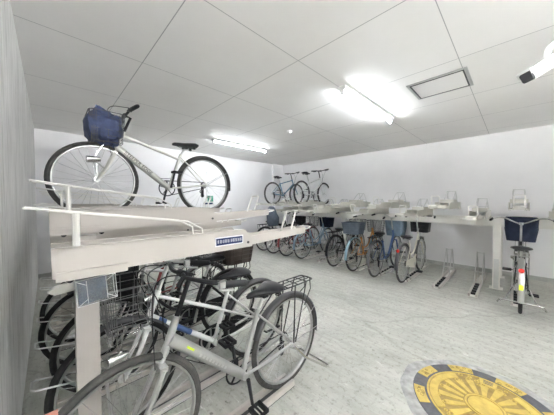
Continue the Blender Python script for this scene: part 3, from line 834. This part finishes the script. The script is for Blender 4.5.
rb(6, 'orange bicycle with grey-blue lattice basket on its rear rack', dict(frame='loop', fm='orange', fender='lblue', bar='high', saddle=.84, rear='basket', rearm='sblue', basket='wire', bkm='dgrey', stand='wide', tyre='tyreg'), 4.33)
rb(7, 'blue bicycle with slate blue covered front basket', dict(frame='step', fm='blue', fender='dgrey', bar='high', saddle=.80, basket='big', bkm='dgrey', cover='slate', stand='wide', bz=.68, barz=1.05, tyre='tyreg', rack=True), 4.28)
rb(8, 'ivory white bicycle with black front basket, nearest the empty rails', dict(frame='loop', fm='ivory', fender='dgrey', bar='high', bm='chrome', saddle=.78, basket='big', bkm='black', guard='ivory', stand='wide', bz=.78, barz=1.05, tyre='tyreg'))
t = tag(MB().box((5.27,1.64,1.053),(5.40,1.88,1.059)).build('cloth', M['pink'], None, False), 'pink cloth lying on the slate blue basket cover', 'cloth')
bicycle('black bicycle with dark navy basket cover, chrome handlebar and red reflector at the right', (4.19, -.06, .008), 0,
        dict(frame='loop', fm='blackm', fender='alu', bar='high', bm='chrome', saddle=.80, basket='big', bkm='black', cover='dnavy', stand='wide', rack=True, rackm='chrome', bz=.80, barz=1.06, lock=True, guard='black'), GR)
bicycle('steel blue bicycle with black handlebar on the upper level near the far corner', (4.66, 4.93, 1.285), 0,
        dict(frame='diamond', fm='sky', fender=None, tr=.025, refl=False, bar='flat', bm='black', saddle=.84, barz=.98, light=False, tyre='tyreg', spokes=20), 'bicycles on the upper level of the right wall rack')
bicycle('white mountain bicycle with black saddle on the upper level of the right wall rack', (4.88, 4.03, 1.285), 0,
        dict(frame='sport', fm='whitep', fender=None, tr=.025, refl=False, bar='flat', bm='black', saddle=.90, barz=1.0, light=False, tyre='tyreg', spokes=20), 'bicycles on the upper level of the right wall rack')

# exit sign on the back wall
t = thing('exit_sign', 'small green exit sign on the back wall behind the raised silver bicycle', 'sign', (3.20, YB, 1.47))
MB().box((-.16,-.02,-.09),(.16,0,.09)).build('frame', M['whitep'], t, False)
MB().box((-.02,-.023,-.08),(.15,-.02,.08)).build('green_panel', M['green'], t, False)
fg = MB(); fg.lathe([(0,0),(.016,0)], (.075,-.0245,.045), 'y', 16)
fg.tube([(.07,-.024,.03),(.055,-.024,-.01)], .011, 6); fg.tube([(.055,-.024,-.01),(.085,-.024,-.035),(.075,-.024,-.065)], .008, 6); fg.tube([(.055,-.024,-.01),(.035,-.024,-.045),(.01,-.024,-.05)], .008, 6)
fg.tube([(.07,-.024,.025),(.10,-.024,.01),(.115,-.024,.03)], .006, 6); fg.tube([(.07,-.024,.025),(.04,-.024,.02),(.03,-.024,-.005)], .006, 6)
fg.build('running_figure', M['signw'], t)
MB().box((-.13,-.015,-.16),(.14,0,-.115)).build('lower_plate', M['sign'], t, False)

# ------------------------------------------------------------------ manhole
MC = Vector((2.08, .12, 0))
k = MB(); n = 60; vs = []; fs = []
for i in range(n):
    a = 2*PI*i/n
    ro = .50+.03*noise.noise(Vector((math.cos(a)*2.2, math.sin(a)*2.2, 3)))+.012*noise.noise(Vector((math.cos(a)*9, math.sin(a)*9, 1)))
    for r_, z in ((.416,.0), (.418,.006), (.46,.007), (ro-.01,.004), (ro,0)): vs.append((MC.x+r_*math.cos(a), MC.y+r_*math.sin(a), z))
for i in range(n):
    for q in range(4): fs.append((i*5+q, ((i+1) % n)*5+q, ((i+1) % n)*5+q+1, i*5+q+1))
k.add(vs, fs); o = struct(k.build('trim_1', M['mortar']))
t = thing('manhole_cover', 'round manhole cover with yellow relief pattern and dark slate rim set in the floor', 'manhole cover', MC)
MB().lathe([(0,.0),(0,.006),(.330,.006),(.330,.010),(.416,.010),(.418,.006),(.418,0)], (0,0,0), 'z', 64).build('rim', M['mdark'], t)
def sector(b, r0, r1, a0, a1, z0, z1, n=8):
    pts = [(r0*math.cos(a), r0*math.sin(a)) for a in [a0+(a1-a0)*i/n for i in range(n+1)]] + [(r1*math.cos(a), r1*math.sin(a)) for a in [a1+(a0-a1)*i/n for i in range(n+1)]]
    b.prism(pts, 'z', z0, z1)
b = MB()
for q in range(8):
    a = math.radians(27.5+45*q); b = MB(); random.seed(5+q); sector(b, .345, .413, a-math.radians(12), a+math.radians(12), .010, .0125)
    bo = b.build('border_block', M['myel'], t, False)
    b = MB(); a0 = math.radians(27.5+45*q)
    for j in range(7):
        a = a0+math.radians(random.uniform(-10,10)); rr = random.uniform(.355,.40)
        b.ring((rr*math.cos(a), rr*math.sin(a), .0125), random.uniform(.006,.012), .0022, 'z', 10, 4)
    b.build('border_ornament', M['mshade'], bo)
MB().lathe([(0,.006),(0,.010),(.326,.010),(.330,.006)], (0,0,0), 'z', 64).build('plate', M['mshade'], t)
b = MB()
b.lathe([(.318,.010),(.319,.014),(.329,.014),(.330,.010)], (0,0,0), 'z', 64)
b.lathe([(0,.010),(0,.0145),(.088,.0145),(.09,.010)], (0,0,0), 'z', 40)
b.lathe([(.096,.010),(.097,.015),(.107,.015),(.108,.010)], (0,0,0), 'z', 40)
for a0, a1 in ((40,135),(160,225),(250,330)):
    sector(b, .262, .312, math.radians(a0), math.radians(a1), .010, .0135, 16)
for q in range(18):
    a = 2*PI*q/18+.1; r1 = .235+.02*(q % 2)
    w0, w1 = .105, .085
    sector(b, .115, r1, a-w0, a+w1, .010, .0135, 3)
    rc = r1+.008; b.ring((rc*math.cos(a), rc*math.sin(a), .011), .013, .004, 'z', 12, 6)
for q in range(34):
    a = random.uniform(0, 2*PI); rr = random.uniform(.19,.305)
    b.ring((rr*math.cos(a), rr*math.sin(a), .0115), random.uniform(.007,.013), .0035, 'z', 12, 6)
sector(b, .245, .318, math.radians(-9), math.radians(10), .010, .0150, 6)
b.build('relief', M['myel'], t)
b = MB()
for j in range(3):
    r_ = .268+j*.017; sector(b, r_, r_+.008, math.radians(-5), math.radians(6), .015, .0158, 4)
b.build('bar_mark', M['mdark'], t, False)

# ------------------------------------------------------------------ camera, world, view
cd = bpy.data.cameras.new('camera'); cam = bpy.data.objects.new('camera', cd); COL.objects.link(cam)
cd.sensor_width = 36; cd.sensor_fit = 'HORIZONTAL'; cd.lens = 234/554*36; cd.clip_start = .02
cam.location = (0, 0, 1.40)
cam.rotation_euler = (math.radians(90-1.55), 0, math.radians(45.6-90))
sc.camera = cam
w = bpy.data.worlds.new('world'); sc.world = w; w.use_nodes = True
w.node_tree.nodes['Background'].inputs[0].default_value = (.86,.93,1,1)
w.node_tree.nodes['Background'].inputs[1].default_value = 0.2
sd = bpy.data.lights.new('bounce_sun', 'SUN'); sd.energy = 120; sd.angle = .009; sd.color = (.97, .98, 1)
so = bpy.data.objects.new('bounce_sun', sd); COL.objects.link(so); so.rotation_euler = (math.radians(-22), 0, 0)   # added to light the ground slab outside, whose bounce brightens the ceiling
sc.view_settings.view_transform = 'Standard'; sc.view_settings.look = 'None'
sc.view_settings.gamma = 1; sc.view_settings.use_curve_mapping = False
sc.view_settings.exposure = 2.27
sc.cycles.use_denoising = True
sc.cycles.max_bounces = 10; sc.cycles.diffuse_bounces = 6; sc.cycles.transparent_max_bounces = 12
sc.cycles.sample_clamp_indirect = 8
